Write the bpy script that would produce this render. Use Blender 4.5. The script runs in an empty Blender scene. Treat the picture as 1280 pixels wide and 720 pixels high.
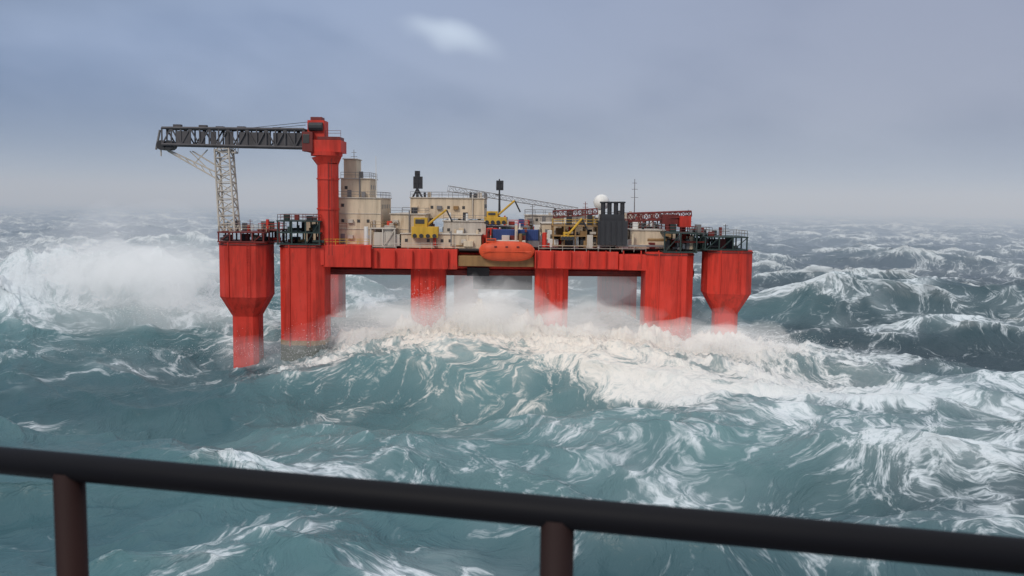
import bpy, math, random
import numpy as np
from mathutils import Vector, Matrix
random.seed(7); np.random.seed(7)
S = bpy.context.scene
COL = S.collection
EYE = 28.0; D0 = 165.0; F = 1108.0; ROLL = 0.013; HY = 254.0

# ------------------------------------------------------------------ helpers
def nt(mat):
    mat.use_nodes = True
    t = mat.node_tree; t.nodes.clear()
    return t
class NB:
    def __init__(s, tree): s.t = tree
    def n(s, typ, **kw):
        nd = s.t.nodes.new(typ)
        for k, v in kw.items():
            if k.startswith('i_'):
                key = k[2:]; key = int(key) if key.isdigit() else key.replace('_', ' ')
                s.set(nd.inputs[key], v)
            else: setattr(nd, k, v)
        return nd
    def set(s, inp, v):
        if isinstance(v, bpy.types.NodeSocket): s.t.links.new(v, inp)
        else: inp.default_value = v
    def m(s, op, a, b=0.0, c=None, clamp=False):
        nd = s.t.nodes.new('ShaderNodeMath'); nd.operation = op; nd.use_clamp = clamp
        s.set(nd.inputs[0], a); s.set(nd.inputs[1], b)
        if c is not None: s.set(nd.inputs[2], c)
        return nd.outputs[0]
    def vm(s, op, a, b=None, sc=None):
        nd = s.t.nodes.new('ShaderNodeVectorMath'); nd.operation = op
        s.set(nd.inputs[0], a)
        if b is not None: s.set(nd.inputs[1], b)
        if sc is not None: s.set(nd.inputs['Scale'], sc)
        return nd
    def sm(s, v, lo, hi, a=0.0, b=1.0):
        nd = s.t.nodes.new('ShaderNodeMapRange'); nd.interpolation_type = 'SMOOTHSTEP'
        s.set(nd.inputs[0], v); s.set(nd.inputs[1], lo); s.set(nd.inputs[2], hi); s.set(nd.inputs[3], a); s.set(nd.inputs[4], b)
        return nd.outputs[0]
    def mix(s, f, a, b):
        nd = s.t.nodes.new('ShaderNodeMix'); nd.data_type = 'RGBA'
        s.set(nd.inputs[0], f); s.set(nd.inputs[6], a); s.set(nd.inputs[7], b)
        return nd.outputs[2]
    def noise(s, vec, scale, detail=4, rough=0.5, dist=0.0):
        nd = s.t.nodes.new('ShaderNodeTexNoise')
        s.set(nd.inputs['Vector'], vec); nd.inputs['Scale'].default_value = scale
        nd.inputs['Detail'].default_value = detail; nd.inputs['Roughness'].default_value = rough
        nd.inputs['Distortion'].default_value = dist
        return nd
    def link(s, a, b): s.t.links.new(a, b)

def paint(name, col, dirt=0.35, rough=0.5, metal=0.0, rust=0.0, rustcol=(0.10, 0.035, 0.015, 1), spec=0.5):
    mt = bpy.data.materials.new(name); t = nt(mt); b = NB(t)
    geo = b.n('ShaderNodeNewGeometry'); pos = geo.outputs['Position']
    st = b.vm('MULTIPLY', pos, (1.0, 1.0, 0.12)).outputs[0]
    n1 = b.noise(st, 0.9, 3, 0.65).outputs[0]
    n2 = b.noise(pos, 0.22, 2, 0.6).outputs[0]
    k = b.m('MULTIPLY', b.sm(n1, 0.40, 0.72), dirt)
    dark = tuple(c * 0.35 for c in col[:3]) + (1,)
    c1 = b.mix(k, tuple(col[:3]) + (1,), dark)
    k2 = b.m('MULTIPLY', b.sm(n2, 0.45, 0.75), dirt * 0.6)
    c1 = b.mix(k2, c1, tuple(min(1, c * 1.15 + 0.03) for c in col[:3]) + (1,))
    if rust > 0:
        n3 = b.noise(b.vm('MULTIPLY', pos, (1, 1, 0.25)).outputs[0], 0.55, 5, 0.7).outputs[0]
        c1 = b.mix(b.m('MULTIPLY', b.sm(n3, 0.55, 0.68), rust), c1, rustcol)
    p = b.n('ShaderNodeBsdfPrincipled', i_Base_Color=c1, i_Roughness=rough, i_Metallic=metal)
    p.inputs['Specular IOR Level'].default_value = spec
    o = b.n('ShaderNodeOutputMaterial'); b.link(p.outputs[0], o.inputs[0])
    return mt

M = {
 'red': paint('red_hull_paint', (0.64, 0.044, 0.026), 0.55, 0.6, rust=0.5, rustcol=(0.22, 0.035, 0.02, 1), spec=0.3),
 'red2': paint('red_crane_paint', (0.60, 0.044, 0.026), 0.5, 0.6, rust=0.35, spec=0.3),
 'dred': paint('maroon_paint', (0.17, 0.02, 0.015), 0.5, 0.6),
 'cream': paint('cream_paint', (0.66, 0.53, 0.38), 0.45, 0.7, rust=0.45, rustcol=(0.36, 0.22, 0.11, 1)),
 'cream2': paint('pale_grey_paint', (0.55, 0.49, 0.42), 0.4, 0.7, rust=0.3, rustcol=(0.30, 0.20, 0.12, 1)),
 'white': paint('white_paint', (0.78, 0.77, 0.73), 0.2, 0.5),
 'dark': paint('dark_steel', (0.028, 0.028, 0.032), 0.4, 0.6),
 'green': paint('dark_green_steel', (0.02, 0.04, 0.035), 0.5, 0.6),
 'boom': paint('grey_boom_paint', (0.085, 0.078, 0.082), 0.5, 0.7),
 'yellow': paint('yellow_paint', (0.62, 0.36, 0.03), 0.4, 0.5),
 'ochre': paint('ochre_paint', (0.28, 0.16, 0.06), 0.5, 0.6),
 'orange': paint('lifeboat_orange', (0.66, 0.085, 0.03), 0.3, 0.5, spec=0.3),
 'blue': paint('blue_paint', (0.03, 0.06, 0.20), 0.4, 0.5),
 'grey': paint('grey_steel', (0.20, 0.19, 0.19), 0.5, 0.6),
 'glass': paint('dark_window_glass', (0.06, 0.055, 0.05), 0.1, 0.3),
 'deckplate': paint('deck_plating', (0.10, 0.075, 0.06), 0.5, 0.7),
 'growth': paint('marine_growth', (0.045, 0.06, 0.035), 0.6, 0.8),
}

def E(px, py, y=0.0):
    """pixel position in the camera view -> metres, at y metres behind the front row"""
    dx = px - 640; dy = py - HY
    a = dx + dy * ROLL; c = dy - dx * ROLL
    k = (D0 + y) / F
    return Vector((a * k, D0 + y, EYE - c * k))

class Part:
    def __init__(s): s.v = []; s.f = []; s.mi = []; s.mats = []
    def mid(s, m):
        if m not in s.mats: s.mats.append(m)
        return s.mats.index(m)
    def add(s, vs, fs, m):
        o = len(s.v); s.v += [tuple(v) for v in vs]
        i = s.mid(m)
        for f in fs: s.f.append(tuple(o + k for k in f)); s.mi.append(i)
    def box(s, x0, x1, y0, y1, z0, z1, m):
        vs = [(x0,y0,z0),(x1,y0,z0),(x1,y1,z0),(x0,y1,z0),(x0,y0,z1),(x1,y0,z1),(x1,y1,z1),(x0,y1,z1)]
        s.add(vs, [(3,2,1,0),(4,5,6,7),(0,1,5,4),(1,2,6,5),(2,3,7,6),(3,0,4,7)], m)
    def ebox(s, px0, px1, pt, pb, y, d, m):
        cy = (pt+pb)/2; cx = (px0+px1)/2
        x0 = E(px0, cy, y).x; x1 = E(px1, cy, y).x; z1 = E(cx, pt, y).z; z0 = E(cx, pb, y).z
        s.box(x0, x1, D0+y, D0+y+d, z0, z1, m)
        return x0, x1, z0, z1
    def tube(s, p, q, r, m, n=6, r2=None, cap=True):
        p = Vector(p); q = Vector(q); d = (q-p)
        if d.length < 1e-5: return
        z = d.normalized(); a = Vector((0,0,1)) if abs(z.z) < 0.9 else Vector((1,0,0))
        u = z.cross(a).normalized(); w = z.cross(u)
        if r2 is None: r2 = r
        vs = []
        for (c, rr) in ((p, r), (q, r2)):
            for i in range(n):
                t = 2*math.pi*(i+0.5)/n
                vs.append(c + u*math.cos(t)*rr + w*math.sin(t)*rr)
        fs = [(i, (i+1) % n, n+(i+1) % n, n+i) for i in range(n)]
        if cap: fs += [tuple(range(n))[::-1], tuple(range(n, 2*n))]
        s.add(vs, fs, m)
    def prism(s, rings, m, n=8, sq=0.0):
        """rings: (cx,cy,z,hx,hy); chamfered-square section"""
        vs = []
        for (cx, cy, z, hx, hy) in rings:
            c = 0.34
            pts = [(1-c,-1),(1,-1+c),(1,1-c),(1-c,1),(-1+c,1),(-1,1-c),(-1,-1+c),(-1+c,-1)]
            vs += [(cx+a*hx, cy+b*hy, z) for a, b in pts]
        fs = []
        for k in range(len(rings)-1):
            for i in range(8):
                fs.append((k*8+i, k*8+(i+1) % 8, (k+1)*8+(i+1) % 8, (k+1)*8+i))
        fs.append(tuple(range(8))[::-1]); fs.append(tuple((len(rings)-1)*8+i for i in range(8)))
        s.add(vs, fs, m)
    def rail(s, pts, h=1.1, m='yellow', step=2.0, r=0.05):
        for a, b in zip(pts[:-1], pts[1:]):
            a = Vector(a); b = Vector(b); L = (b-a).length; n = max(1, int(L/step))
            for i in range(n+1):
                p = a.lerp(b, i/n); s.tube(p, p+Vector((0,0,h)), r, m, 4)
            for hh in (h, h*0.55): s.tube(a+Vector((0,0,hh)), b+Vector((0,0,hh)), r, m, 4)
    def truss(s, A, B, w0, h0, w1, h1, n, r, m, up=Vector((0,0,1)), r2=None):
        A = Vector(A); B = Vector(B); d = (B-A).normalized(); side = d.cross(up).normalized(); u = side.cross(d)
        r2 = r2 or r*0.55
        prev = None
        for i in range(n+1):
            t = i/n; c = A.lerp(B, t); w = w0+(w1-w0)*t; h = h0+(h1-h0)*t
            q = [c+side*w/2+u*h/2, c-side*w/2+u*h/2, c-side*w/2-u*h/2, c+side*w/2-u*h/2]
            for k in range(4): s.tube(q[k], q[(k+1) % 4], r2, m, 4)
            if prev:
                for k in range(4):
                    s.tube(prev[k], q[k], r, m, 5)
                    if i % 2: s.tube(prev[k], q[(k+1) % 4], r2, m, 4)
                    else: s.tube(prev[(k+1) % 4], q[k], r2, m, 4)
            prev = q
    def build(s, name, parent=None, bevel=0.0, smooth=False):
        me = bpy.data.meshes.new(name); me.from_pydata(s.v, [], s.f)
        for m in s.mats: me.materials.append(M[m])
        me.polygons.foreach_set('material_index', s.mi)
        if smooth: me.polygons.foreach_set('use_smooth', [True]*len(s.f))
        me.update()
        ob = bpy.data.objects.new(name, me); COL.objects.link(ob)
        if parent: ob.parent = parent
        if bevel:
            b = ob.modifiers.new('bevel', 'BEVEL'); b.width = bevel; b.segments = 2; b.limit_method = 'ANGLE'
        return ob

def empty(name):
    e = bpy.data.objects.new(name, None); COL.objects.link(e); return e

# ------------------------------------------------------------------ oil rig
rig = empty('oil_rig')
def column(name, px0, px1, pt, pb, y, taper=None, extra=True):
    p = Part()
    cx = (px0+px1)/2
    a = E(px0, pt, y); b = E(px1, pt, y); hx = (b.x-a.x)/2; cxw = (a.x+b.x)/2
    cy = D0+y+hx
    z1 = E(cx, pt, y).z
    if taper:
        zt0 = E(cx, taper[0], y).z; zt1 = E(cx, taper[1], y).z; h2 = hx*taper[2]
        p.prism([(cxw, cy, -14, h2, h2), (cxw, cy, zt1, h2, h2), (cxw, cy, zt0, hx, hx), (cxw, cy, z1, hx, hx)], 'red')
    else:
        p.prism([(cxw, cy, -14, hx, hx), (cxw, cy, z1, hx, hx)], 'red')
    for zz in (z1-0.25,):
        p.prism([(cxw, cy, zz-0.25, hx+0.12, hx+0.12), (cxw, cy, zz, hx+0.12, hx+0.12)], 'dred')
    if extra:
        lx = cxw+hx*0.35; fy = cy-hx-0.15
        zb = (E(cx, taper[0], y).z if taper else 1.0)
        for sx in (-0.3, 0.3): p.tube((lx+sx, fy, zb), (lx+sx, fy, z1), 0.05, 'red2', 4)
        z = zb
        while z < z1: p.tube((lx-0.3, fy, z), (lx+0.3, fy, z), 0.035, 'red2', 4); z += 0.6
        p.tube((cxw-hx*0.5, cy-hx-0.12, zb), (cxw-hx*0.5, cy-hx-0.12, z1), 0.13, 'red2', 6)
    ob = p.build(name, rig, bevel=0.12)
    return cxw, cy, hx, z1
column('leg_outer_port', 269, 328, 303, 463, -3, (372, 398, 0.56))
c2 = column('leg_corner_port', 346, 402, 306, 457, -2)
column('leg_mid_port', 511, 554, 330, 422, 2)
column('leg_mid_starboard', 668, 710, 318, 418, 2)
c5 = column('leg_corner_starboard', 808, 868, 316, 430, -2)
column('leg_outer_starboard', 886, 942, 313, 435, -3, (368, 394, 0.52))
column('leg_rear_starboard', 750, 797, 315, 400, 48, extra=False)
column('leg_rear_port', 398, 426, 315, 400, 46, extra=False)
column('leg_rear_mid', 566, 596, 318, 400, 46, extra=False)

p = Part(); cxw, cy, hx, z1 = c2
p.prism([(cxw, cy, -13, hx+0.06, hx+0.06), (cxw, cy, E(374, 433, -2).z, hx+0.06, hx+0.06)], 'growth')
p.prism([(cxw, cy, E(374, 433, -2).z+0.01, hx+0.04, hx+0.04), (cxw, cy, E(374, 427, -2).z, hx+0.04, hx+0.04)], 'ochre')
p.build('draft_band', rig)

p = Part()
p.ebox(402, 462, 306, 334, -1.0, 6, 'red')
p.ebox(463, 570, 311, 336, 0.0, 5, 'red')
p.ebox(571, 666, 320, 333, 0.6, 4, 'ochre')
p.ebox(667, 772, 314, 336, 0.0, 5, 'red')
p.ebox(773, 808, 318, 338, -0.6, 5, 'red')
x0, x1, z0, z1 = p.ebox(404, 866, 316, 336, 6.5, 46, 'red')
DECK = E(640, 309, 0).z
p.box(E(350, 309).x, E(905, 309).x, D0+3.0, D0+54, DECK-0.5, DECK, 'deckplate')
p.ebox(582, 610, 334, 345, 6, 8, 'dark')
p.ebox(590, 664, 338, 362, 16, 8, 'dark')
for px in range(470, 866, 22):
    if 572 < px < 664: continue
    a = E(px, 313, -0.2); p.box(a.x-0.10, a.x+0.10, D0-0.75, D0+0.05, E(px, 335).z, a.z, 'red2')
p.build('hull_deck', rig, bevel=0.1)
p = Part()
for y in (8, 20, 32, 44):
    p.tube(E(404, 338, 8)+Vector((0, y-8, 0)), E(866, 340, 8)+Vector((0, y-8, -0.2)), 0.8, 'dred', 8)
p.build('underdeck_girders', rig)

def block(name, px0, px1, pt, pb, y, d, m, win=True, roof=True, storeys=None):
    p = Part(); x0, x1, z0, z1 = p.ebox(px0, px1, pt, pb, y, d, m)
    fy = D0+y
    if win:
        ns = storeys or max(1, int((z1-z0)/2.8)); hh = (z1-z0)/ns
        for s_ in range(ns):
            zc = z0+hh*(s_+0.55); x = x0+1.0
            while x < x1-1.0:
                q = random.random()
                if q < 0.28: p.box(x-0.28, x+0.28, fy-0.05, fy+0.1, zc-0.3, zc+0.3, 'glass')
                elif q < 0.36: p.box(x-0.4, x+0.4, fy-0.08, fy+0.1, z0+hh*s_+0.25, z0+hh*s_+2.1, 'grey')
                elif q < 0.5: p.box(x-0.5, x+0.5, fy-0.6, fy-0.01, zc-0.4, zc+0.3, random.choice(('cream2', 'grey', 'cream', 'ochre')))
                elif q < 0.6: p.tube((x, fy-0.25, z0+0.1), (x, fy-0.25, z1+0.8), 0.13, random.choice(('cream2', 'grey', 'cream')), 6)
                x += random.choice((1.5, 1.8, 2.6))
            if s_ > 0: p.box(x0-0.08, x1+0.08, fy-0.12, fy+0.02, z0+hh*s_+0.02, z0+hh*s_+0.14, 'cream2')
        yy = fy+1.5
        while yy < fy+d-1: 
            p.box(x1-0.05, x1+0.05, yy, yy+0.7, z1-1.9, z1-1.1, 'glass'); p.box(x0-0.05, x0+0.05, yy, yy+0.7, z1-1.9, z1-1.1, 'glass'); yy += 2.4
    p.box(x0-0.2, x1+0.2, fy-0.25, fy+d+0.2, z1+0.01, z1+0.18, 'cream2')
    if roof:
        p.rail([(x0, fy, z1+0.15), (x1, fy, z1+0.15), (x1, fy+d, z1+0.15), (x0, fy+d, z1+0.15)], m='grey')
        for i in range(max(2, int((x1-x0)/2.5))):
            a = random.uniform(x0+0.6, x1-1.2); b = fy+random.uniform(0.5, d-1.5); s1 = random.uniform(0.5, 1.4); h = random.uniform(0.4, 1.6)
            mm = random.choice(('cream2', 'grey', 'white', 'dark', 'cream'))
            if random.random() < 0.6: p.box(a, a+s1, b, b+s1, z1+0.19, z1+0.19+h, mm)
            else: p.tube((a, b, z1+0.18), (a, b, z1+0.5+h), 0.25, mm, 8)
    return p.build(name, rig, bevel=0.05)
block('accommodation_block', 421, 475, 248, 306, 3, 14, 'cream', storeys=3)
block('upper_cabin', 426, 462, 224, 248, 5, 9, 'cream', storeys=1)
block('crane_side_housing', 430, 446, 200, 223, 6, 5, 'cream', win=False, roof=False)
block('main_module', 487, 530, 268, 306, 4, 18, 'cream', storeys=2)
block('workshop_module', 512, 604, 248, 273, 12, 18, 'cream', storeys=1)
block('laydown_module', 553, 606, 277, 300, 6, 12, 'cream2', storeys=1)
block('lower_module', 500, 600, 293, 310, 1.5, 6, 'cream', storeys=1, roof=False)
block('deck_house', 676, 742, 280, 300, 10, 12, 'cream', storeys=1)
block('rear_deck_house', 655, 742, 270, 281, 26, 12, 'cream2', storeys=1)
block('generator_house', 786, 829, 288, 310, 2, 8, 'cream', storeys=1)
block('switch_house', 742, 800, 273, 288, 28, 10, 'cream', storeys=1)
block('store_house', 377, 420, 276, 304, 14, 10, 'cream', storeys=1)

p = Part()
p.ebox(746, 783, 276, 306, -0.5, 5, 'dark')
p.ebox(750, 779, 268, 276, 0.2, 4, 'dark')
for px in (752, 760, 768, 776):
    p.tube(E(px, 272, 2), E(px, 253, 2), 0.42, 'dark', 10)
    p.tube(E(px, 254, 2), E(px, 252, 2), 0.6, 'dark', 10)
for px in range(748, 783, 7): p.tube(E(px, 277, -0.62), E(px, 305, -0.62), 0.08, 'dark', 4)
p.build('exhaust_stacks', rig)

def cage(name, px0, px1, pt, pb, y, d, mats, seed):
    r = random.Random(seed); p = Part()
    x0 = E(px0, pb, y).x; x1 = E(px1, pb, y).x; z0 = E((px0+px1)/2, pb, y).z+0.02; z1 = E((px0+px1)/2, pt, y).z
    fy = D0+y
    nl = max(1, round((z1-z0)/2.4)); 
    nx = max(2, int((x1-x0)/2.0))
    for l in range(nl+1):
        z = z0+(z1-z0)*l/nl
        p.box(x0-0.2, x1+0.2, fy-0.2, fy+d+0.2, z, z+0.22, mats[0])
    for i in range(nx+1):
        x = x0+(x1-x0)*i/nx
        for yy in (fy, fy+d/2, fy+d): p.box(x-0.12, x+0.12, yy-0.12, yy+0.12, z0, z1, mats[0])
    for i in range(nx):
        xa = x0+(x1-x0)*i/nx; xb = x0+(x1-x0)*(i+1)/nx
        if r.random() < 0.5: p.tube((xa, fy, z0), (xb, fy, z1), 0.1, mats[0], 4)
    for i in range(int(nx*nl*2.6)):
        l = r.randrange(nl); zb = z0+(z1-z0)*l/nl+0.23; h = r.uniform(0.5, (z1-z0)/nl*0.85)
        a = r.uniform(x0, x1-1); b = fy+r.uniform(0.2, max(0.3, d-1.6)); w = r.uniform(0.4, 1.5)
        if r.random() < 0.6: p.box(a, a+w, b, b+w, zb, zb+h, r.choice(mats))
        else: p.tube((a, b, zb+0.4), (a+w*1.5, b, zb+0.4), 0.3, r.choice(mats), 8)
    p.rail([(x0, fy-0.1, z1+0.2), (x1, fy-0.1, z1+0.2), (x1, fy+d, z1+0.2), (x0, fy+d, z1+0.2), (x0, fy-0.1, z1+0.2)], m=mats[-1])
    for i in range(int(nx*1.5)):
        a = r.uniform(x0, x1-0.5); b = fy+r.uniform(0, d-0.5); h = r.uniform(0.5, 2.0)
        p.box(a, a+r.uniform(0.3, 1.2), b, b+0.8, z1+0.23, z1+0.23+h, r.choice(mats))
    return p.build(name, rig)
cage('winch_platform_port_outer', 272, 328, 291, 303, -3, 8, ['dred', 'grey', 'red2', 'dark', 'cream'], 1)
cage('winch_platform_port', 346, 398, 277, 306, -2, 9, ['green', 'dark', 'ochre', 'green', 'dred'], 2)
cage('winch_platform_starboard', 829, 869, 292, 316, -2, 9, ['green', 'dark', 'green', 'grey', 'dred'], 3)
cage('winch_platform_starboard_outer', 880, 932, 297, 313, -3, 8, ['green', 'dred', 'dark', 'grey'], 4)
cage('pipe_rack', 690, 745, 283, 308, 1, 7, ['ochre', 'cream2', 'dark', 'cream', 'yellow'], 5)
cage('equipment_rack', 604, 660, 284, 300, 8, 9, ['grey', 'cream2', 'dark', 'blue', 'red2'], 6)
cage('pipe_rack_starboard', 783, 830, 276, 289, 12, 10, ['dred', 'dark', 'red2', 'cream2'], 7)
cage('catwalk_port', 322, 348, 288, 303, 0, 5, ['dred', 'dark', 'red2'], 8)
cage('catwalk_starboard', 866, 888, 293, 313, 0, 5, ['green', 'dark', 'grey'], 9)
cage('mid_rack', 462, 492, 286, 309, 1, 6, ['cream2', 'grey', 'red2', 'ochre'], 10)

p = Part()
def mach(p, px0, px1, pt, pb, y, m='yellow'):
    x0, x1, z0, z1 = p.ebox(px0, px1, pt+(pb-pt)*0.45, pb, y, 3.0, m)
    p.ebox(px0+3, px0+(px1-px0)*0.6, pt, pt+(pb-pt)*0.45, y+0.3, 2.2, m)
    p.ebox(px0+5, px0+(px1-px0)*0.5, pt+2, pt+(pb-pt)*0.3, y+0.22, 0.1, 'glass')
    p.tube(((x0+x1)/2, D0+y+1, z1), (x1+1.5, D0+y+1, z1+3.2), 0.22, m, 6)
    p.tube((x1+1.5, D0+y+1, z1+3.2), (x1+2.6, D0+y+1, z1+1.0), 0.16, 'dark', 6)
    for i in range(4):
        xx = x0+(x1-x0)*(i+0.5)/4; p.tube((xx, D0+y-0.25, z0+0.35), (xx, D0+y, z0+0.35), 0.4, 'dark', 10)
mach(p, 513, 546, 272, 297, 0.0)
mach(p, 604, 632, 264, 280, 6)
mach(p, 700, 716, 290, 300, -0.3)
p.build('deck_machinery', rig, bevel=0.05)

p = Part()
def mast(px, pt, pb, y, r=0.12, m='dark', cross=True):
    a = E(px, pb, y); b = E(px, pt, y); p.tube(a, b, r, m, 6, r2=r*0.5)
    if cross:
        for k in (0.55, 0.75, 0.9):
            c = a.lerp(b, k); p.tube(c-Vector((0.9*(1.1-k)+0.3, 0, 0)), c+Vector((0.9*(1.1-k)+0.3, 0, 0)), r*0.5, m, 4)
mast(470, 196, 247, 6, 0.1, 'white', False)
mast(791, 224, 275, 20, 0.12, 'grey')
mast(521, 214, 247, 14, 0.3, 'dark')
p.ebox(516, 527, 221, 236, 14, 1.2, 'dark'); p.ebox(518, 524, 214, 221, 14, 1.0, 'dark')
p.tube(E(521, 236, 14.4), E(514, 249, 14.4), 0.2, 'dark', 5); p.tube(E(521, 236, 14.4), E(528, 249, 14.4), 0.2, 'dark', 5)
mast(623, 224, 268, 14, 0.25, 'dark')
p.ebox(619, 628, 226, 238, 14, 1.0, 'dark')
mast(598, 240, 262, 20, 0.15, 'grey')
mast(664, 255, 285, 12, 0.12, 'grey'); mast(730, 252, 280, 20, 0.12, 'dred'); mast(858, 262, 295, 4, 0.1, 'dark'); mast(905, 280, 300, 2, 0.1, 'dark')
mast(443, 188, 222, 8, 0.1, 'grey'); mast(284, 276, 296, 0, 0.1, 'dark'); mast(312, 274, 296, 0, 0.1, 'dred')
p.truss(E(560, 236, 30), E(720, 262, 22), 1.2, 1.2, 0.8, 0.8, 22, 0.07, 'grey')
p.truss(E(783, 272, 6), E(862, 267, 4), 1.6, 1.6, 0.9, 0.9, 12, 0.2, 'dred')
p.truss(E(690, 268, 8), E(745, 264, 8), 1.3, 1.3, 1.0, 1.0, 9, 0.13, 'dred')
p.ebox(826, 846, 268, 280, 4, 3, 'dred'); p.ebox(848, 862, 270, 284, 3, 3, 'red2')
p.tube(E(838, 292, 5), E(838, 272, 5), 0.6, 'dred', 8)
r_ = random.Random(3)
for i in range(26):
    a = r_.uniform(430, 860); y = r_.uniform(-0.4, 8); z = r_.uniform(298, 309)
    q = E(a, z, y); L = r_.uniform(2, 9); p.tube(q, q+Vector((L, 0, 0)), r_.uniform(0.1, 0.28), r_.choice(('cream2', 'grey', 'red2', 'ochre', 'dred')), 6)
p.rail([E(404, 306, -0.9), E(460, 306, -0.9)], m='yellow'); p.rail([E(464, 311, 0.1), E(568, 311, 0.1)], m='cream2')
p.rail([E(672, 314, 0.1), E(806, 315, 0.1)], m='cream2')
p.build('masts_and_piping', rig)

p = Part(); r_ = random.Random(11)
for i in range(520):
    px = r_.uniform(425, 865); y = r_.uniform(0, 46) if i % 3 else r_.uniform(-2.5, 4)
    x = E(px, 300, y*0.3).x; w = r_.uniform(0.4, 2.2); h = r_.uniform(0.5, 2.6 if y < 20 else 4.2)
    mm = r_.choice(('cream', 'cream2', 'grey', 'dark', 'red2', 'white', 'ochre', 'dred', 'green', 'cream', 'white', 'cream'))
    z = DECK + r_.choice((0.0, 0.0, 0.0, 1.2))
    if r_.random() < 0.65: p.box(x, x+w, D0+3+y, D0+3+y+w, DECK+0.01, z+h, mm)
    else:
        p.tube((x, D0+3+y, DECK), (x, D0+3+y, z+h*1.2), r_.uniform(0.12, 0.5), mm, 8)
p.build('deck_equipment', rig, bevel=0.04)

p = Part()
def dome(p, c, r, m, n=14):
    rings = 8; vs = []
    for j in range(rings+1):
        ph = -0.9+ (math.pi/2+0.9)*j/rings
        for i in range(n): vs.append((c.x+r*math.cos(ph)*math.cos(2*math.pi*i/n), c.y+r*math.cos(ph)*math.sin(2*math.pi*i/n), c.z+r*math.sin(ph)))
    fs = [(j*n+i, j*n+(i+1) % n, (j+1)*n+(i+1) % n, (j+1)*n+i) for j in range(rings) for i in range(n)]
    p.add(vs, fs, m)
dome(p, E(750, 253, 22), 1.7, 'white')
p.tube(E(750, 274, 22), E(750, 257, 22), 0.7, 'white', 10)
p.build('radome', rig, smooth=True)

# ------------------------------------------------------------------ pedestal crane
crane = empty('pedestal_crane')
p = Part()
a = E(409, 318, 1); top = E(405, 196, 1)
p.tube((a.x, a.y, a.z), (a.x, a.y, E(409, 206, 1).z), 1.95, 'red2', 20)
p.tube((a.x, a.y, E(409, 206, 1).z), (a.x-0.2, a.y, E(409, 196, 1).z), 1.95, 'red2', 20, r2=2.8)
p.tube((a.x-0.2, a.y, E(409, 196, 1).z), (a.x-0.2, a.y, E(409, 191, 1).z), 2.9, 'red2', 20)
p.box(a.x-3.6, a.x-0.4, a.y-2.2, a.y+3.5, E(400, 330, 1).z, E(400, 306, 1).z, 'red')
for zz in (225, 262):
    p.tube((a.x, a.y, E(409, zz, 1).z), (a.x, a.y, E(409, zz-2, 1).z), 2.1, 'red2', 20)
p.rail([(a.x+2.1, a.y-0.6, E(409, 286, 1).z), (a.x+3.6, a.y-0.6, E(409, 286, 1).z)], m='dred')
for sx in (-0.3, 0.3): p.tube((a.x+0.8+sx, a.y-2.0, a.z), (a.x+0.8+sx, a.y-2.0, top.z), 0.06, 'dred', 4)
p.build('pedestal', crane, smooth=False)
p = Part()
p.ebox(384, 427, 176, 191, -1.2, 5.5, 'red2')
p.ebox(398, 426, 172, 176, -0.6, 4, 'dred')
p.ebox(386, 407, 152, 176, -0.4, 3.5, 'red2'); p.ebox(390, 404, 148, 152, 0, 2.5, 'dred')
p.ebox(379, 392, 166, 190, -1.6, 2.2, 'dred'); p.ebox(380, 388, 169, 180, -1.68, 0.1, 'glass')
p.tube(E(388, 160, -0.6), E(405, 160, -0.6), 0.8, 'dark', 10)
p.rail([E(408, 172, -0.5), E(427, 172, -0.5)], m='dred')
p.tube(E(427, 190, 1), E(418, 212, 1), 0.5, 'red2', 6)
p.build('slewing_house', crane, bevel=0.08)
p = Part()
bA = E(384, 175, 0.5); bB = E(209, 172, 0.5)
p.truss(bA, bB, 3.0, 3.3, 2.4, 3.0, 15, 0.26, 'boom', r2=0.16)
for t0, t1 in ((0.0, 0.22), (0.24, 0.46), (0.5, 0.56), (0.62, 0.66), (0.7, 0.74), (0.8, 0.9)):
    q0 = bA.lerp(bB, t0); q1 = bA.lerp(bB, t1)
    p.box(q1.x, q0.x, q0.y-1.2, q0.y-1.05, q0.z-1.5, q0.z+1.0, 'boom')
q0 = bA; q1 = bB
p.add([(q0.x, q0.y-1.1, q0.z-1.5), (q1.x, q1.y-1.1, q1.z-1.4), (q1.x, q1.y+1.1, q1.z-1.4), (q0.x, q0.y+1.1, q0.z-1.5)], [(0, 1, 2, 3)], 'boom')
p.add([(q0.x, q0.y-1.3, q0.z+1.62), (q1.x, q1.y-1.1, q1.z+1.48), (q1.x, q1.y+1.1, q1.z+1.48), (q0.x, q0.y+1.3, q0.z+1.62)], [(0, 1, 2, 3)], 'boom')
for t in (0.2, 0.45, 0.6, 0.72, 0.9):
    c = bA.lerp(bB, t); p.box(c.x-0.8, c.x+0.6, c.y-0.5, c.y+0.5, c.z+1.6, c.z+2.0+0.3*random.random(), 'boom')
for dx in (0.0, 1.4): p.tube(bB+Vector((-0.3+dx, -1.0, -1.6)), bB+Vector((-0.3+dx, 1.0, -1.6)), 0.9, 'dark', 14)
p.tube(bB+Vector((-0.8, 0, 1.2)), bB+Vector((-1.6, 0, -2.4)), 0.22, 'grey', 6)
p.tube(E(290, 166, 0), E(384, 158, 0), 0.06, 'dark', 4); p.tube(E(390, 154, 0), E(300, 163, 0), 0.06, 'dark', 4)
p.build('boom', crane)
p = Part()
p.truss(E(282, 188, 0.5), E(286, 290, -0.5), 2.6, 2.6, 2.9, 2.9, 10, 0.2, 'cream2', up=Vector((0, 1, 0)))
p.truss(E(272, 186, 0.5), E(298, 188, 0.5), 1.6, 1.2, 1.6, 1.2, 3, 0.14, 'cream2')
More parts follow.
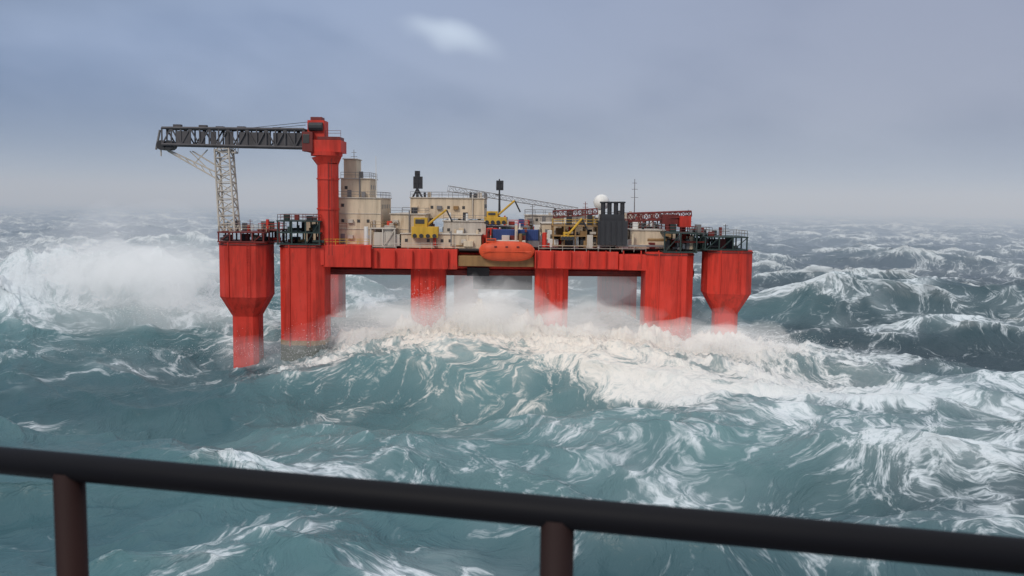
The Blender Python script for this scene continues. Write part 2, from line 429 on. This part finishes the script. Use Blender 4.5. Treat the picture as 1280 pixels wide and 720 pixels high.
for (s0, s1) in (((204, 184), (272, 216)), ((213, 190), (276, 226)), ((243, 190), (276, 210)), ((204, 186), (204, 196)), ((276, 224), (272, 262))):
    p.tube(E(s0[0], s0[1], 0.5), E(s1[0], s1[1], 0.5), 0.14, 'cream2', 5)
for k in range(7):
    t = k/7; c0 = E(204+68*t, 184+32*t, 0.5); c1 = E(213+63*t, 190+36*t, 0.5); p.tube(c0, c1, 0.09, 'cream2', 4)
p.tube(E(240, 190, 0.5), E(262, 212, 0.5), 0.12, 'cream2', 4); p.tube(E(262, 188, 0.5), E(244, 206, 0.5), 0.12, 'cream2', 4)
p.build('boom_rest', crane)

# ------------------------------------------------------------------ lifeboat
lb = empty('lifeboat')
p = Part()
A = E(597, 313, -1.5); B = E(667, 314, -1.5); L = B.x-A.x; nS = 22; nR = 16
vs = []; fs = []
for i in range(nS+1):
    t = i/nS; x = A.x+L*t; e = max(0.02, 1-abs(2*t-1)**3.2)**0.5
    zc = A.z+(B.z-A.z)*t
    for j in range(nR):
        th = 2*math.pi*j/nR; c = math.cos(th); s_ = math.sin(th)
        hz = (1.75 if s_ > 0 else 2.0)*e**(0.8)
        vs.append((x, A.y+1.6+1.6*e*math.copysign(abs(c)**0.75, c), zc+hz*math.copysign(abs(s_)**0.8, s_)))
for i in range(nS):
    for j in range(nR): fs.append((i*nR+j, i*nR+(j+1) % nR, (i+1)*nR+(j+1) % nR, (i+1)*nR+j))
fs += [tuple(range(nR)), tuple(nS*nR+j for j in range(nR))[::-1]]
p.add(vs, fs, 'orange'); p.build('hull', lb, smooth=True)
p = Part()
cx = A.x+L*0.22; p.box(cx-1.0, cx+0.9, A.y+0.8, A.y+2.4, A.z+1.5, A.z+2.2, 'orange'); p.box(cx-0.8, cx+0.7, A.y+0.74, A.y+0.82, A.z+1.85, A.z+2.1, 'glass')
p.tube((A.x+0.5, A.y-0.02, A.z-0.1), (B.x-0.5, A.y-0.02, B.z-0.1), 0.1, 'orange', 6)
for t in (0.3, 0.5, 0.7): p.box(A.x+L*t-0.25, A.x+L*t+0.25, A.y-0.02, A.y+0.3, A.z+0.6, A.z+0.9, 'dred')
p.build('canopy_and_fender', lb, bevel=0.06)
p = Part()
for t in (0.16, 0.84):
    x = A.x+L*t
    p.tube((x, A.y+1.6, A.z+1.6), (x, A.y+1.6, A.z+3.6), 0.07, 'dark', 5)
    p.tube((x, A.y+5, A.z-1), (x, A.y+4.6, A.z+3.8), 0.28, 'dred', 6); p.tube((x, A.y+4.7, A.z+3.6), (x, A.y+1.4, A.z+3.7), 0.25, 'dred', 6)
p.build('davits', lb)

cn = empty('shipping_container'); p = Part()
x0, x1, z0, z1 = p.ebox(613, 673, 287, 300, 2.2, 3.0, 'blue')
x = x0+0.3
while x < x1-0.2: p.box(x, x+0.18, D0+2.1, D0+2.19, z0+0.15, z1-0.15, 'blue'); x += 0.36
for x in (x0, x1-0.2): p.box(x-0.03, x+0.23, D0+2.05, D0+5.25, z0-0.03, z1+0.05, 'dark')
p.build('corrugated_box', cn)
p = Part(); p.box(x0, x1, D0+2.2, D0+6, DECK, z0-0.05, 'grey'); p.build('support_skid', cn)

# ------------------------------------------------------------------ SEA
def tile(N, L, Hs, lam_peak, lam_min, theta, spread, chop, seed):
    rs = np.random.RandomState(seed)
    k1 = 2*np.pi*np.fft.fftfreq(N, L/N); kx, ky = np.meshgrid(k1, k1, indexing='ij')
    k = np.sqrt(kx**2+ky**2); k[0, 0] = 1
    kp = 2*np.pi/lam_peak
    Pw = np.exp(-1.1*(kp/k)**2)/k**3.9*np.exp(-(k*lam_min/(2*np.pi))**2)
    cosd = (kx*math.cos(theta)+ky*math.sin(theta))/k
    Pw *= (np.abs(cosd)**spread)+0.03
    Pw[0, 0] = 0
    h = np.sqrt(Pw)*(rs.randn(N, N)+1j*rs.randn(N, N))
    H = np.fft.ifft2(h).real
    sc = (Hs/4)/H.std(); h = h*sc; H = H*sc
    Dx = np.fft.ifft2(-1j*kx/k*h).real*chop; Dy = np.fft.ifft2(-1j*ky/k*h).real*chop
    dx = L/N
    def gr(a, ax): return (np.roll(a, -1, ax)-np.roll(a, 1, ax))/(2*dx)
    if np.mean(gr(Dx, 0)*H) > 0: Dx = -Dx; Dy = -Dy
    J = (1+gr(Dx, 0))*(1+gr(Dy, 1))-gr(Dx, 1)*gr(Dy, 0)
    return dict(N=N, L=L, H=H, Dx=Dx, Dy=Dy, J=J)
def samp(T, key, x, y):
    N = T['N']; u = (x/T['L']*N) % N; v = (y/T['L']*N) % N
    i = np.floor(u).astype(int); j = np.floor(v).astype(int); fu = u-i; fv = v-j
    i %= N; j %= N; i2 = (i+1) % N; j2 = (j+1) % N; a = T[key]
    return a[i, j]*(1-fu)*(1-fv)+a[i2, j]*fu*(1-fv)+a[i, j2]*(1-fu)*fv+a[i2, j2]*fu*fv
TH = math.radians(-118)
T1 = tile(512, 683.0, 10.5, 100, 5, TH, 3.0, 1.15, 21)
T2 = tile(512, 151.0, 1.9, 24, 1.1, TH+0.3, 1.5, 1.1, 5)
TN = tile(512, 256.0, 4.0, 22, 3.0, 0.7, 0.0, 1.0, 99)     # isotropic noise field, std 1
def smear(T, thr, width, n, step, decay):
    f0 = np.clip((thr-T['J'])/width, 0, 1); acc = f0.copy()
    sx = -math.cos(TH)*step; sy = -math.sin(TH)*step
    for i in range(1, n):
        r = np.roll(np.roll(f0, int(round(sx*i)), 0), int(round(sy*i)), 1)*(decay**i)
        acc = np.maximum(acc, r)
    for _ in range(2):
        acc = (acc+np.roll(acc, 1, 0)+np.roll(acc, -1, 0)+np.roll(acc, 1, 1)+np.roll(acc, -1, 1))/5
    T['foam'] = acc
smear(T1, 0.54, 0.4, 16, 0.9, 0.9)
smear(T2, 0.52, 0.45, 14, 1.0, 0.88)

fine = np.radians(np.linspace(-38, 38, 1000))
cl = np.radians(np.linspace(-130, -38.6, 60)); cr = np.radians(np.linspace(38.6, 130, 60))
ang = np.concatenate([cl, fine, cr])
R = 22*np.exp(np.linspace(0, math.log(9000/22.0), 1000))
AA, RR = np.meshgrid(ang, R)
X = (np.sin(AA)*RR).ravel(); Y = (np.cos(AA)*RR).ravel(); nA = len(ang); nR_ = len(R)
def gauss(x, y, cx, cy, rx, ry, rot=0):
    c, s_ = math.cos(rot), math.sin(rot); u = (x-cx)*c+(y-cy)*s_; v = -(x-cx)*s_+(y-cy)*c
    return np.exp(-(u/rx)**2-(v/ry)**2)
def ridge(x, y, cx, cy, rot, ln, wf, wb, wob=3.0):
    c, s_ = math.cos(rot), math.sin(rot); u = (x-cx)*c+(y-cy)*s_; v = -(x-cx)*s_+(y-cy)*c
    v = v + wob*np.sin(u*0.09)+wob*0.5*np.sin(u*0.23+1)
    w = np.where(v < 0, wf, wb)
    return np.exp(-(u/ln)**4)*np.exp(-(v/w)**2)
rigmask = gauss(X, Y, 0, 175, 85, 62)
nearmask = gauss(X, Y, 0, 60, 90, 60)
farfade = 1.0/(1+(RR.ravel()/2600)**2)
a1 = (1-0.86*rigmask)*(1-0.35*nearmask)*(0.35+0.65*farfade)
a2 = 1-0.2*rigmask
h1 = samp(T1, 'H', X, Y); h2 = samp(T2, 'H', X, Y)
Zc = 3.4*ridge(X, Y, 12, 152, math.radians(3), 52, 13, 20) \
   + 11.0*gauss(X, Y, -88, 206, 22, 11, 0.15) + 5.0*gauss(X, Y, -115, 208, 26, 14) \
   - 3.4*gauss(X, Y, -48, 158, 18, 22) \
   + 11.0*ridge(X, Y, 122, 214, math.radians(-8), 58, 15, 24) \
   + 6.5*ridge(X, Y, 88, 122, math.radians(-20), 38, 11, 20, 2) \
   + 3.5*gauss(X, Y, 10, 104, 34, 13) \
   - 3.0*gauss(X, Y, -20, 124, 60, 10) \
   - 2.5*gauss(X, Y, 10, 84, 60, 9) \
   + 5.0*ridge(X, Y, -20, 262, 0.05, 75, 14, 22)
ww = np.clip(ridge(X, Y, 8, 156, math.radians(3), 56, 9, 26) + 1.0*gauss(X, Y, -92, 203, 34, 20) + 0.5*gauss(X, Y, 48, 140, 26, 26), 0, 1)
def tb(x, y, s): 
    return samp(T2, 'H', x*s+37, y*s+11)
turb = np.abs(tb(X, Y, 3.1))*0.9+np.abs(tb(X, Y, 7.3))*0.5
big_t = np.abs(tb(X, Y, 1.1))
Z = h1*a1+h2*a2+Zc+ww*(turb*1.3-0.4)+gauss(X, Y, -90, 205, 30, 14)*big_t*2.5
splash = np.zeros_like(X)
for (lx, ly, hh, rx, ry) in ((-8, 167, 4.6, 6.5, 5), (-19, 167, 2.6, 5, 5), (-30, 168, 1.8, 6, 5), (3, 167, 3.0, 6, 5), (16, 167, 2.4, 7, 5), (28, 163, 2.0, 7, 5), (41, 163, 1.6, 5, 5), (25, 213, 3, 8, 8)):
    g = gauss(X, Y, lx, ly, rx, ry); splash += g
    Z += hh*g*(0.75+0.5*turb)
PX = X+samp(T1, 'Dx', X, Y)*a1+samp(T2, 'Dx', X, Y)*a2
PY = Y+samp(T1, 'Dy', X, Y)*a1+samp(T2, 'Dy', X, Y)*a2
foam = 0.85*samp(T1, 'foam', X, Y)*(1-0.5*rigmask)+0.5*samp(T2, 'foam', X, Y)
low = samp(T1, 'H', X*0.37+200, Y*0.37)/(10.5/4)
nz = samp(TN, 'H', X*0.8, Y*0.8)
foam = foam+0.15+0.09*low+0.085*nz
foam += 0.52*ww+0.35*np.clip(splash, 0, 1)
foam += 0.20*gauss(X, Y, 25, 128, 55, 34)
foam += 0.36*ridge(X, Y, 122, 216, math.radians(-8), 58, 5, 14)
foam += 0.10*gauss(X, Y, 120, 190, 50, 30)
foam += 0.34*ridge(X, Y, 88, 123, math.radians(-20), 38, 3, 9, 2)
foam += 0.14*gauss(X, Y, 35, 85, 32, 26)
foam += 0.3*ridge(X, Y, -20, 264, 0.05, 75, 6, 14)
foam -= 0.16*gauss(X, Y, -50, 105, 34, 26)
foam = np.clip(foam, 0, 1.2)
aer = np.clip(gauss(X, Y, 8, 108, 38, 20)+0.6*gauss(X, Y, -42, 118, 22, 12)+0.6*gauss(X, Y, 25, 140, 60, 18), 0, 1)
aer = aer*np.clip(0.55+0.2*samp(TN, 'H', X*0.5+50, Y*0.5), 0.15, 0.9)
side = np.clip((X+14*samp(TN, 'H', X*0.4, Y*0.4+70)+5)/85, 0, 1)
c_, s_r = math.cos(-TH), math.sin(-TH)
WX = X*c_-Y*s_r; WY = X*s_r+Y*c_
WX2 = WX+3.0*samp(TN, 'H', X*0.5+31, Y*0.5)+0.5*samp(TN, 'H', X*2.0, Y*2.0+9)+0.08*samp(TN, 'H', X*7, Y*7+9)
WY2 = WY+3.0*samp(TN, 'H', X*0.5, Y*0.5+83)+0.5*samp(TN, 'H', X*2.0+77, Y*2.0)+0.08*samp(TN, 'H', X*7+77, Y*7)
me = bpy.data.meshes.new('sea')
nv = len(X); me.vertices.add(nv)
co = np.stack([PX, PY, Z], 1).astype(np.float32); me.vertices.foreach_set('co', co.ravel())
ii, jj = np.meshgrid(np.arange(nR_-1), np.arange(nA-1), indexing='ij')
q = np.stack([ii*nA+jj, ii*nA+jj+1, (ii+1)*nA+jj+1, (ii+1)*nA+jj], -1).reshape(-1, 4)
q = q[:, ::-1]
nf = len(q); me.loops.add(nf*4); me.polygons.add(nf)
me.loops.foreach_set('vertex_index', q.ravel().astype(np.int32))
me.polygons.foreach_set('loop_start', np.arange(0, nf*4, 4, dtype=np.int32))
try: me.polygons.foreach_set('loop_total', np.full(nf, 4, dtype=np.int32))
except Exception: pass
me.polygons.foreach_set('use_smooth', np.ones(nf, dtype=bool))
me.update(calc_edges=True)
if me.polygons[nf//2].normal.z < 0: me.flip_normals()
def fattr(nm, arr):
    at = me.attributes.new(nm, 'FLOAT', 'POINT'); at.data.foreach_set('value', arr.astype(np.float32))
fattr('foam', foam); fattr('crest', Z); fattr('aerated', aer); fattr('side', side)
fattr('dist', RR.ravel()); fattr('rigdist', np.sqrt((X-5)**2+(Y-165)**2))
at = me.attributes.new('flow', 'FLOAT_VECTOR', 'POINT'); at.data.foreach_set('vector', np.stack([WX2, WY2, Z*0.5], 1).astype(np.float32).ravel())
sea = bpy.data.objects.new('sea', me); COL.objects.link(sea)

mt = bpy.data.materials.new('stormy_sea_water'); t = nt(mt); b = NB(t)
def A_(nm, o='Fac'): return b.n('ShaderNodeAttribute', attribute_name=nm).outputs[o]
cov = A_('foam'); wv = A_('flow', 'Vector'); crest = A_('crest'); aerA = A_('aerated'); sd = A_('side'); dist = A_('dist'); rd_ = A_('rigdist')
st = b.vm('MULTIPLY', wv, (0.5, 1.0, 0.6)).outputs[0]
def ridged(vec, scale, det, k, rough=0.55):
    n = b.noise(vec, scale, det, rough).outputs[0]
    a = b.m('ABSOLUTE', b.m('SUBTRACT', n, 0.5))
    return b.m('SUBTRACT', 1.0, b.m('MULTIPLY', a, k), clamp=True)
r1 = ridged(st, 0.15, 4, 8.0, 0.6)
r2 = ridged(st, 0.40, 3, 6.5, 0.6)
r3 = b.sm(b.noise(wv, 1.5, 4, 0.65).outputs[0], 0.3, 0.7)
vo = b.n('ShaderNodeTexVoronoi', feature='DISTANCE_TO_EDGE', i_Vector=st, i_Scale=0.33)
v1 = b.m('SUBTRACT', 1.0, b.m('MULTIPLY', vo.outputs[0], 4.0), clamp=True)
patt = b.m('ADD', b.m('ADD', b.m('MULTIPLY', r1, 0.36), b.m('MULTIPLY', r2, 0.24)), b.m('ADD', b.m('MULTIPLY', r3, 0.24), b.m('MULTIPLY', v1, 0.16)))
thr = b.m('SUBTRACT', 1.0, cov)
ff = b.sm(b.m('SUBTRACT', patt, thr), -0.18, 0.40)
soft = b.m('MULTIPLY', b.sm(cov, 0.12, 0.95), 0.42)
ff = b.m('MAXIMUM', ff, soft)
ff = b.m('MULTIPLY', ff, b.sm(dist, 250, 2600, 1.0, 0.4))  # distant foam faded to imitate haze
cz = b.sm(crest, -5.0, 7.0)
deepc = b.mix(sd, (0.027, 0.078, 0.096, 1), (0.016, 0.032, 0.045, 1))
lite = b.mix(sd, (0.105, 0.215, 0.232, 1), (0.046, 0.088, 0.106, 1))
wc = b.mix(cz, deepc, lite)  # crests lighter: light scattered inside the waves, painted by height
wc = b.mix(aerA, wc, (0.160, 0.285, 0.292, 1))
wc = b.mix(b.sm(dist, 180, 800), wc, (0.06, 0.095, 0.125, 1))  # haze painted into the colour of the distant water
wave_b = b.noise(wv, 0.7, 4, 0.6).outputs[0]
bump = b.n('ShaderNodeBump', i_Strength=0.7, i_Distance=0.5, i_Height=wave_b)
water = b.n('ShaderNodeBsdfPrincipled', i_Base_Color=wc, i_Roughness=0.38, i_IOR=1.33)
b.link(bump.outputs[0], water.inputs['Normal'])
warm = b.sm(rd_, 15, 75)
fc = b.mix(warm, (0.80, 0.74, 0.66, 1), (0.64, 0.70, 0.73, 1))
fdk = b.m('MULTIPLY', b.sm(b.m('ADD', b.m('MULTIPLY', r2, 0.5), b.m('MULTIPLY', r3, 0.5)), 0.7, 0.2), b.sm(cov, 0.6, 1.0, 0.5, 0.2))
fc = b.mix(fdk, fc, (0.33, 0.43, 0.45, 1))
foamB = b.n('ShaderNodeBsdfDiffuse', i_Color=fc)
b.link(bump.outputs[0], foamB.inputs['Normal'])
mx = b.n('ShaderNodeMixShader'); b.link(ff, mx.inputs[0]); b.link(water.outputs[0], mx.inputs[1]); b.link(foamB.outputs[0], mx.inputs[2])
o = b.n('ShaderNodeOutputMaterial'); b.link(mx.outputs[0], o.inputs[0])
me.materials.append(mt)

# ------------------------------------------------------------------ storm haze and mist: homogeneous air volumes.
# the small emission term stands in for the multiple scattering of daylight inside dense droplets
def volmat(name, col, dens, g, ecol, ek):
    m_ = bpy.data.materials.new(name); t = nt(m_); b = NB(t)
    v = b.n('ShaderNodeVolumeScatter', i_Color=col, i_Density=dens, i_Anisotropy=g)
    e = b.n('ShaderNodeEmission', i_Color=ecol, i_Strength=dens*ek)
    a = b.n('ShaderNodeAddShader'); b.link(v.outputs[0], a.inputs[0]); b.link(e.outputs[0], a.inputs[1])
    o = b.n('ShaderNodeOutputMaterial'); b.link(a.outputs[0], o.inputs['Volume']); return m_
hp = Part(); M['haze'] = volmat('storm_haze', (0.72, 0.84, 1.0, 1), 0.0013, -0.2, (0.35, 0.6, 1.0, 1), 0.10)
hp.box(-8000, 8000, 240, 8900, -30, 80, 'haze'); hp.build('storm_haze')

mist = empty('sea_mist')
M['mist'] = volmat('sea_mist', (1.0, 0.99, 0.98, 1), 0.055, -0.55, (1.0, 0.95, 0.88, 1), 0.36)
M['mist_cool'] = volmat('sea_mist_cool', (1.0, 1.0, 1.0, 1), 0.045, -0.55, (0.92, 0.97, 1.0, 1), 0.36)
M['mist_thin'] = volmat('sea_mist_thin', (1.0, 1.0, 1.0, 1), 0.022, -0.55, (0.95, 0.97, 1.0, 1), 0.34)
rm = random.Random(5)
def puff(px, py, y, rx, ry, rz, m):
    c = E(px, py, y); p = Part(); nu, nvv = 28, 16; vs = []
    ph = [rm.uniform(0, 6.28) for _ in range(8)]
    for j in range(1, nvv):
        la = -math.pi/2+math.pi*j/nvv
        for i in range(nu):
            lo = 2*math.pi*i/nu
            k = 1+0.16*math.sin(2*lo+ph[0])+0.12*math.sin(3*lo+2*la+ph[1])+0.11*math.sin(5*lo+3*la+ph[2])*math.cos(la)+0.13*math.sin(4*la+ph[3])+0.08*math.sin(7*lo-5*la+ph[4])*math.cos(la)
            vs.append((c.x+rx*k*math.cos(la)*math.cos(lo), c.y+ry*k*math.cos(la)*math.sin(lo), c.z+rz*k*math.sin(la)))
    fs = [(j*nu+i, j*nu+(i+1) % nu, (j+1)*nu+(i+1) % nu, (j+1)*nu+i) for j in range(nvv-2) for i in range(nu)]
    fs += [tuple(range(nu))[::-1], tuple((nvv-2)*nu+i for i in range(nu))]
    p.add(vs, fs, m); p.build('puff', mist, smooth=True)
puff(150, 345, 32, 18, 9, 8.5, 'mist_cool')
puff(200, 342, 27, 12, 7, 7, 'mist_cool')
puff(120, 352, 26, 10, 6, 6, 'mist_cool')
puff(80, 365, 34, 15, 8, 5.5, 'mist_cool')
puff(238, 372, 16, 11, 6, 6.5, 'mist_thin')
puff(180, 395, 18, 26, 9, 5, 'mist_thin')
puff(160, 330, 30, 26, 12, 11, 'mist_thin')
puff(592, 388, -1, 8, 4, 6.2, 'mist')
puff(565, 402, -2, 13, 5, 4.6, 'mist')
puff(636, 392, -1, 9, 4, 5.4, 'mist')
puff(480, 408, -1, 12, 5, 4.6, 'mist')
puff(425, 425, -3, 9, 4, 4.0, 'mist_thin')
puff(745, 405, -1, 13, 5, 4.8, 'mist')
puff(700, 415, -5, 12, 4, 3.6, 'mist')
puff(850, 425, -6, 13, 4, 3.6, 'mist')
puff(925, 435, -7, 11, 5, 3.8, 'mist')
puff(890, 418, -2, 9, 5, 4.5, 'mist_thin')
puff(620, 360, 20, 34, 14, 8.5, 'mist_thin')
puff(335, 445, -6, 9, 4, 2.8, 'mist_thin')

# ------------------------------------------------------------------ SPRAY
def spray_pts(n, cx, cy, cz, rx, ry, rz, nclump, rs, up=1.0, shear=0.0):
    c = rs.randn(nclump, 3)*np.array([rx, ry, rz])*0.6
    c[:, 2] = np.abs(c[:, 2])*up
    sz = rs.gamma(2.0, 0.5, nclump)*0.35+0.15
    w = sz**1.6; idx = rs.choice(nclump, n, p=w/w.sum())
    q = rs.randn(n, 3)*sz[idx][:, None]*np.array([rx, ry*0.8, rz*0.8])*0.6
    P = c[idx]+q
    P[:, 0] += shear*np.abs(P[:, 2])
    P += np.array([cx, cy, cz]); return P
rs = np.random.RandomState(3)
def w3(px, py, y): v = E(px, py, y); return v.x, v.y, v.z
Pl = []
def sp(n, px, py, y, rx, ry, rz, ncl, up=1.0, shear=0.0):
    x, yy, z = w3(px, py, y); Pl.append(spray_pts(n, x, yy, z, rx, ry, rz, ncl, rs, up, shear))
sp(90000, 165, 345, 34, 20, 6, 5.0, 80)
sp(26000, 225, 385, 24, 13, 7, 4, 50)
sp(14000, 80, 370, 38, 16, 8, 3, 40)
sp(16000, 485, 425, -1, 14, 3, 2.4, 60)
sp(40000, 592, 405, -1, 8, 3, 3.6, 60)
sp(20000, 740, 425, -1, 12, 3, 2.0, 60)
sp(20000, 900, 438, -4, 11, 5, 2.0, 60)
sp(16000, 640, 448, -10, 36, 5, 1.2, 150)
P = np.concatenate(Pl)
n = len(P); s_ = rs.gamma(3, 0.014, n)+0.03
tri = rs.randn(n, 3, 3); tri /= np.linalg.norm(tri, axis=2, keepdims=True)
V = (P[:, None, :]+tri*s_[:, None, None]).reshape(-1, 3).astype(np.float32)
sm_ = bpy.data.meshes.new('sea_spray'); sm_.vertices.add(len(V)); sm_.vertices.foreach_set('co', V.ravel())
sm_.loops.add(n*3); sm_.polygons.add(n)
sm_.loops.foreach_set('vertex_index', np.arange(n*3, dtype=np.int32)); sm_.polygons.foreach_set('loop_start', np.arange(0, n*3, 3, dtype=np.int32))
try: sm_.polygons.foreach_set('loop_total', np.full(n, 3, dtype=np.int32))
except Exception: pass
sm_.update(calc_edges=True)
so = bpy.data.objects.new('sea_spray', sm_); COL.objects.link(so)
mt = bpy.data.materials.new('white_water_spray'); t = nt(mt); b = NB(t)
d = b.n('ShaderNodeBsdfDiffuse', i_Color=(0.96, 0.96, 0.96, 1)); tr = b.n('ShaderNodeBsdfTranslucent', i_Color=(0.96, 0.96, 0.96, 1))
mx = b.n('ShaderNodeMixShader', i_0=0.5); b.link(d.outputs[0], mx.inputs[1]); b.link(tr.outputs[0], mx.inputs[2])
o = b.n('ShaderNodeOutputMaterial'); b.link(mx.outputs[0], o.inputs[0]); sm_.materials.append(mt)

# ------------------------------------------------------------------ ship railing and deck
M['railpaint'] = paint('black_rail_paint', (0.005, 0.005, 0.007), 0.3, 0.6, spec=0.15)
M['railrust'] = paint('rusty_post_paint', (0.022, 0.009, 0.008), 0.5, 0.7, rust=0.6, rustcol=(0.06, 0.02, 0.012, 1), spec=0.2)
sr = empty('ship_railing')
RZ = EYE-0.63
ra = Vector((-1.195, 2.07, RZ)); rb = Vector((0.909, 1.575, RZ)); rd = (rb-ra).normalized()
def rp(t): return ra+(rb-ra)*t
p = Part(); p.tube(ra-rd*3, rb+rd*3, 0.0325, 'railpaint', 24); ob = p.build('top_rail', sr, smooth=True)
p = Part()
for dz in (-0.38, -0.72): p.tube(ra-rd*3+Vector((0,0,dz)), rb+rd*3+Vector((0,0,dz)), 0.017, 'railrust', 16)
p.build('mid_rails', sr, smooth=True)
p = Part()
for px in (97, 700):
    k = (px-640)/F*1.04; t_ = (k*ra.y-ra.x)/((rb.x-ra.x)-k*(rb.y-ra.y)); c = rp(t_)
    p.tube(c+Vector((0,0,-1.1)), c+Vector((0,0,-0.01)), 0.035, 'railrust', 20)
    p.tube(c+Vector((0,0,-1.1)), c+Vector((0,0,-1.08)), 0.07, 'railrust', 20)
    if px == 97: c0 = c
    else: c1 = c
stepv = c1-c0
for c in (c0-stepv, c1+stepv):
    p.tube(c+Vector((0,0,-1.1)), c+Vector((0,0,-0.01)), 0.035, 'railrust', 20)
p.build('posts', sr, smooth=True)
p = Part(); nrm = Vector((-rd.y, rd.x, 0))
if nrm.y > 0: nrm = -nrm
q0 = ra-rd*3-nrm*0.12; q1 = rb+rd*3-nrm*0.12
zf = RZ-1.1
vsd = [q0, q1, q1+nrm*3.5, q0+nrm*3.5]
p.add([Vector((v.x, v.y, zf-0.06)) for v in vsd]+[Vector((v.x, v.y, zf)) for v in vsd], [(3,2,1,0),(4,5,6,7),(0,1,5,4),(1,2,6,5),(2,3,7,6),(3,0,4,7)], 'grey')
p.build('ship_deck')

# ------------------------------------------------------------------ WORLD
w = bpy.data.worlds.new('World'); S.world = w; w.use_nodes = True
t = w.node_tree; t.nodes.clear(); b = NB(t)
sky = b.n('ShaderNodeTexSky', sky_type='NISHITA'); sky.sun_disc = False
sky.air_density = 1.0; sky.dust_density = 4.0
tc = b.n('ShaderNodeTexCoord').outputs['Generated']
sep = b.n('ShaderNodeSeparateXYZ', i_Vector=tc); zz = sep.outputs[2]; xx = sep.outputs[0]
tilt = b.n('ShaderNodeVectorRotate', rotation_type='Y_AXIS', i_Vector=tc, i_Angle=math.radians(-10)).outputs[0]
cvec = b.vm('MULTIPLY', tilt, (1.0, 1.0, 2.4)).outputs[0]
n1 = b.noise(cvec, 1.7, 2, 0.5, 0.5).outputs[0]
n2 = b.noise(cvec, 5.5, 3, 0.5).outputs[0]
cl_ = b.m('ADD', b.m('MULTIPLY', n1, 0.72), b.m('MULTIPLY', n2, 0.28))
cm = b.sm(cl_, 0.38, 0.62)
blue = b.mix(b.sm(xx, -0.5, 0.5), (0.18, 0.255, 0.42, 1), (0.24, 0.28, 0.40, 1))
pale = b.mix(b.sm(xx, -0.5, 0.5), (0.34, 0.43, 0.62, 1), (0.35, 0.39, 0.51, 1))
cc = b.mix(cm, blue, pale)
cc = b.mix(b.m('MULTIPLY', b.sm(zz, -0.01, 0.11, 1.0, 0.0), 0.7), cc, (0.28, 0.36, 0.50, 1))
cc = b.mix(b.m('MULTIPLY', b.sm(b.m('ADD', zz, b.m('MULTIPLY', xx, -0.25)), 0.24, 0.38), 0.55), cc, (0.11, 0.14, 0.19, 1))
cc = b.mix(b.sm(zz, 0.36, 0.8), cc, (1.0, 1.03, 1.1, 1))
dv = b.vm('SUBTRACT', b.vm('ADD', tc, b.vm('SCALE', b.vm('SUBTRACT', b.noise(tc, 9, 2, 0.6).outputs['Color'], (0.5,0.5,0.5)).outputs[0], sc=0.06).outputs[0]).outputs[0], (-0.063, 0.98, 0.178)).outputs[0]
dx_ = b.n('ShaderNodeSeparateXYZ', i_Vector=dv)
e1 = b.m('ADD', b.m('MULTIPLY', dx_.outputs[0], 0.93), b.m('MULTIPLY', dx_.outputs[2], -0.36))
e2 = b.m('ADD', b.m('MULTIPLY', dx_.outputs[0], 0.36), b.m('MULTIPLY', dx_.outputs[2], 0.93))
ee = b.m('SQRT', b.m('ADD', b.m('POWER', b.m('MULTIPLY', b.m('ABSOLUTE', e1), 22), 2), b.m('POWER', b.m('MULTIPLY', b.m('ABSOLUTE', e2), 70), 2)))
cc = b.mix(b.m('MULTIPLY', b.sm(ee, 0.0, 1.5, 1.0, 0.0), 0.75), cc, (0.66, 0.76, 0.90, 1))
mxs = b.mix(0.10, cc, b.vm('SCALE', sky.outputs[0], sc=0.08).outputs[0])
bg = b.n('ShaderNodeBackground', i_Color=mxs, i_Strength=1.0)
o = b.n('ShaderNodeOutputWorld'); b.link(bg.outputs[0], o.inputs[0])

sl = bpy.data.lights.new('sun', 'SUN'); sl.energy = 1.5; sl.angle = math.radians(16); sl.color = (1.0, 0.94, 0.85)
so = bpy.data.objects.new('sun', sl); COL.objects.link(so)
dirv = Vector((-0.45, -0.80, 0.72)).normalized()
so.rotation_euler = dirv.to_track_quat('Z', 'Y').to_euler()
sky.sun_elevation = math.asin(dirv.z); sky.sun_rotation = math.atan2(dirv.x, dirv.y)

# ------------------------------------------------------------------ CAMERA
cam = bpy.data.cameras.new('camera'); co_ = bpy.data.objects.new('camera', cam); COL.objects.link(co_)
cam.sensor_width = 36; cam.lens = 36*F/1280; cam.clip_start = 0.05; cam.clip_end = 20000
pitch = math.atan((360-HY)/F)
fwd = Vector((0, math.cos(pitch), -math.sin(pitch)))
base = fwd.to_track_quat('-Z', 'Y').to_matrix().to_4x4()
co_.matrix_world = Matrix.Translation((0, 0, EYE)) @ base @ Matrix.Rotation(math.atan(ROLL), 4, 'Z')
cam.dof.use_dof = True; cam.dof.focus_distance = 165; cam.dof.aperture_fstop = 4.5
S.camera = co_
S.view_settings.view_transform = 'Standard'; S.view_settings.look = 'None'; S.view_settings.exposure = 0
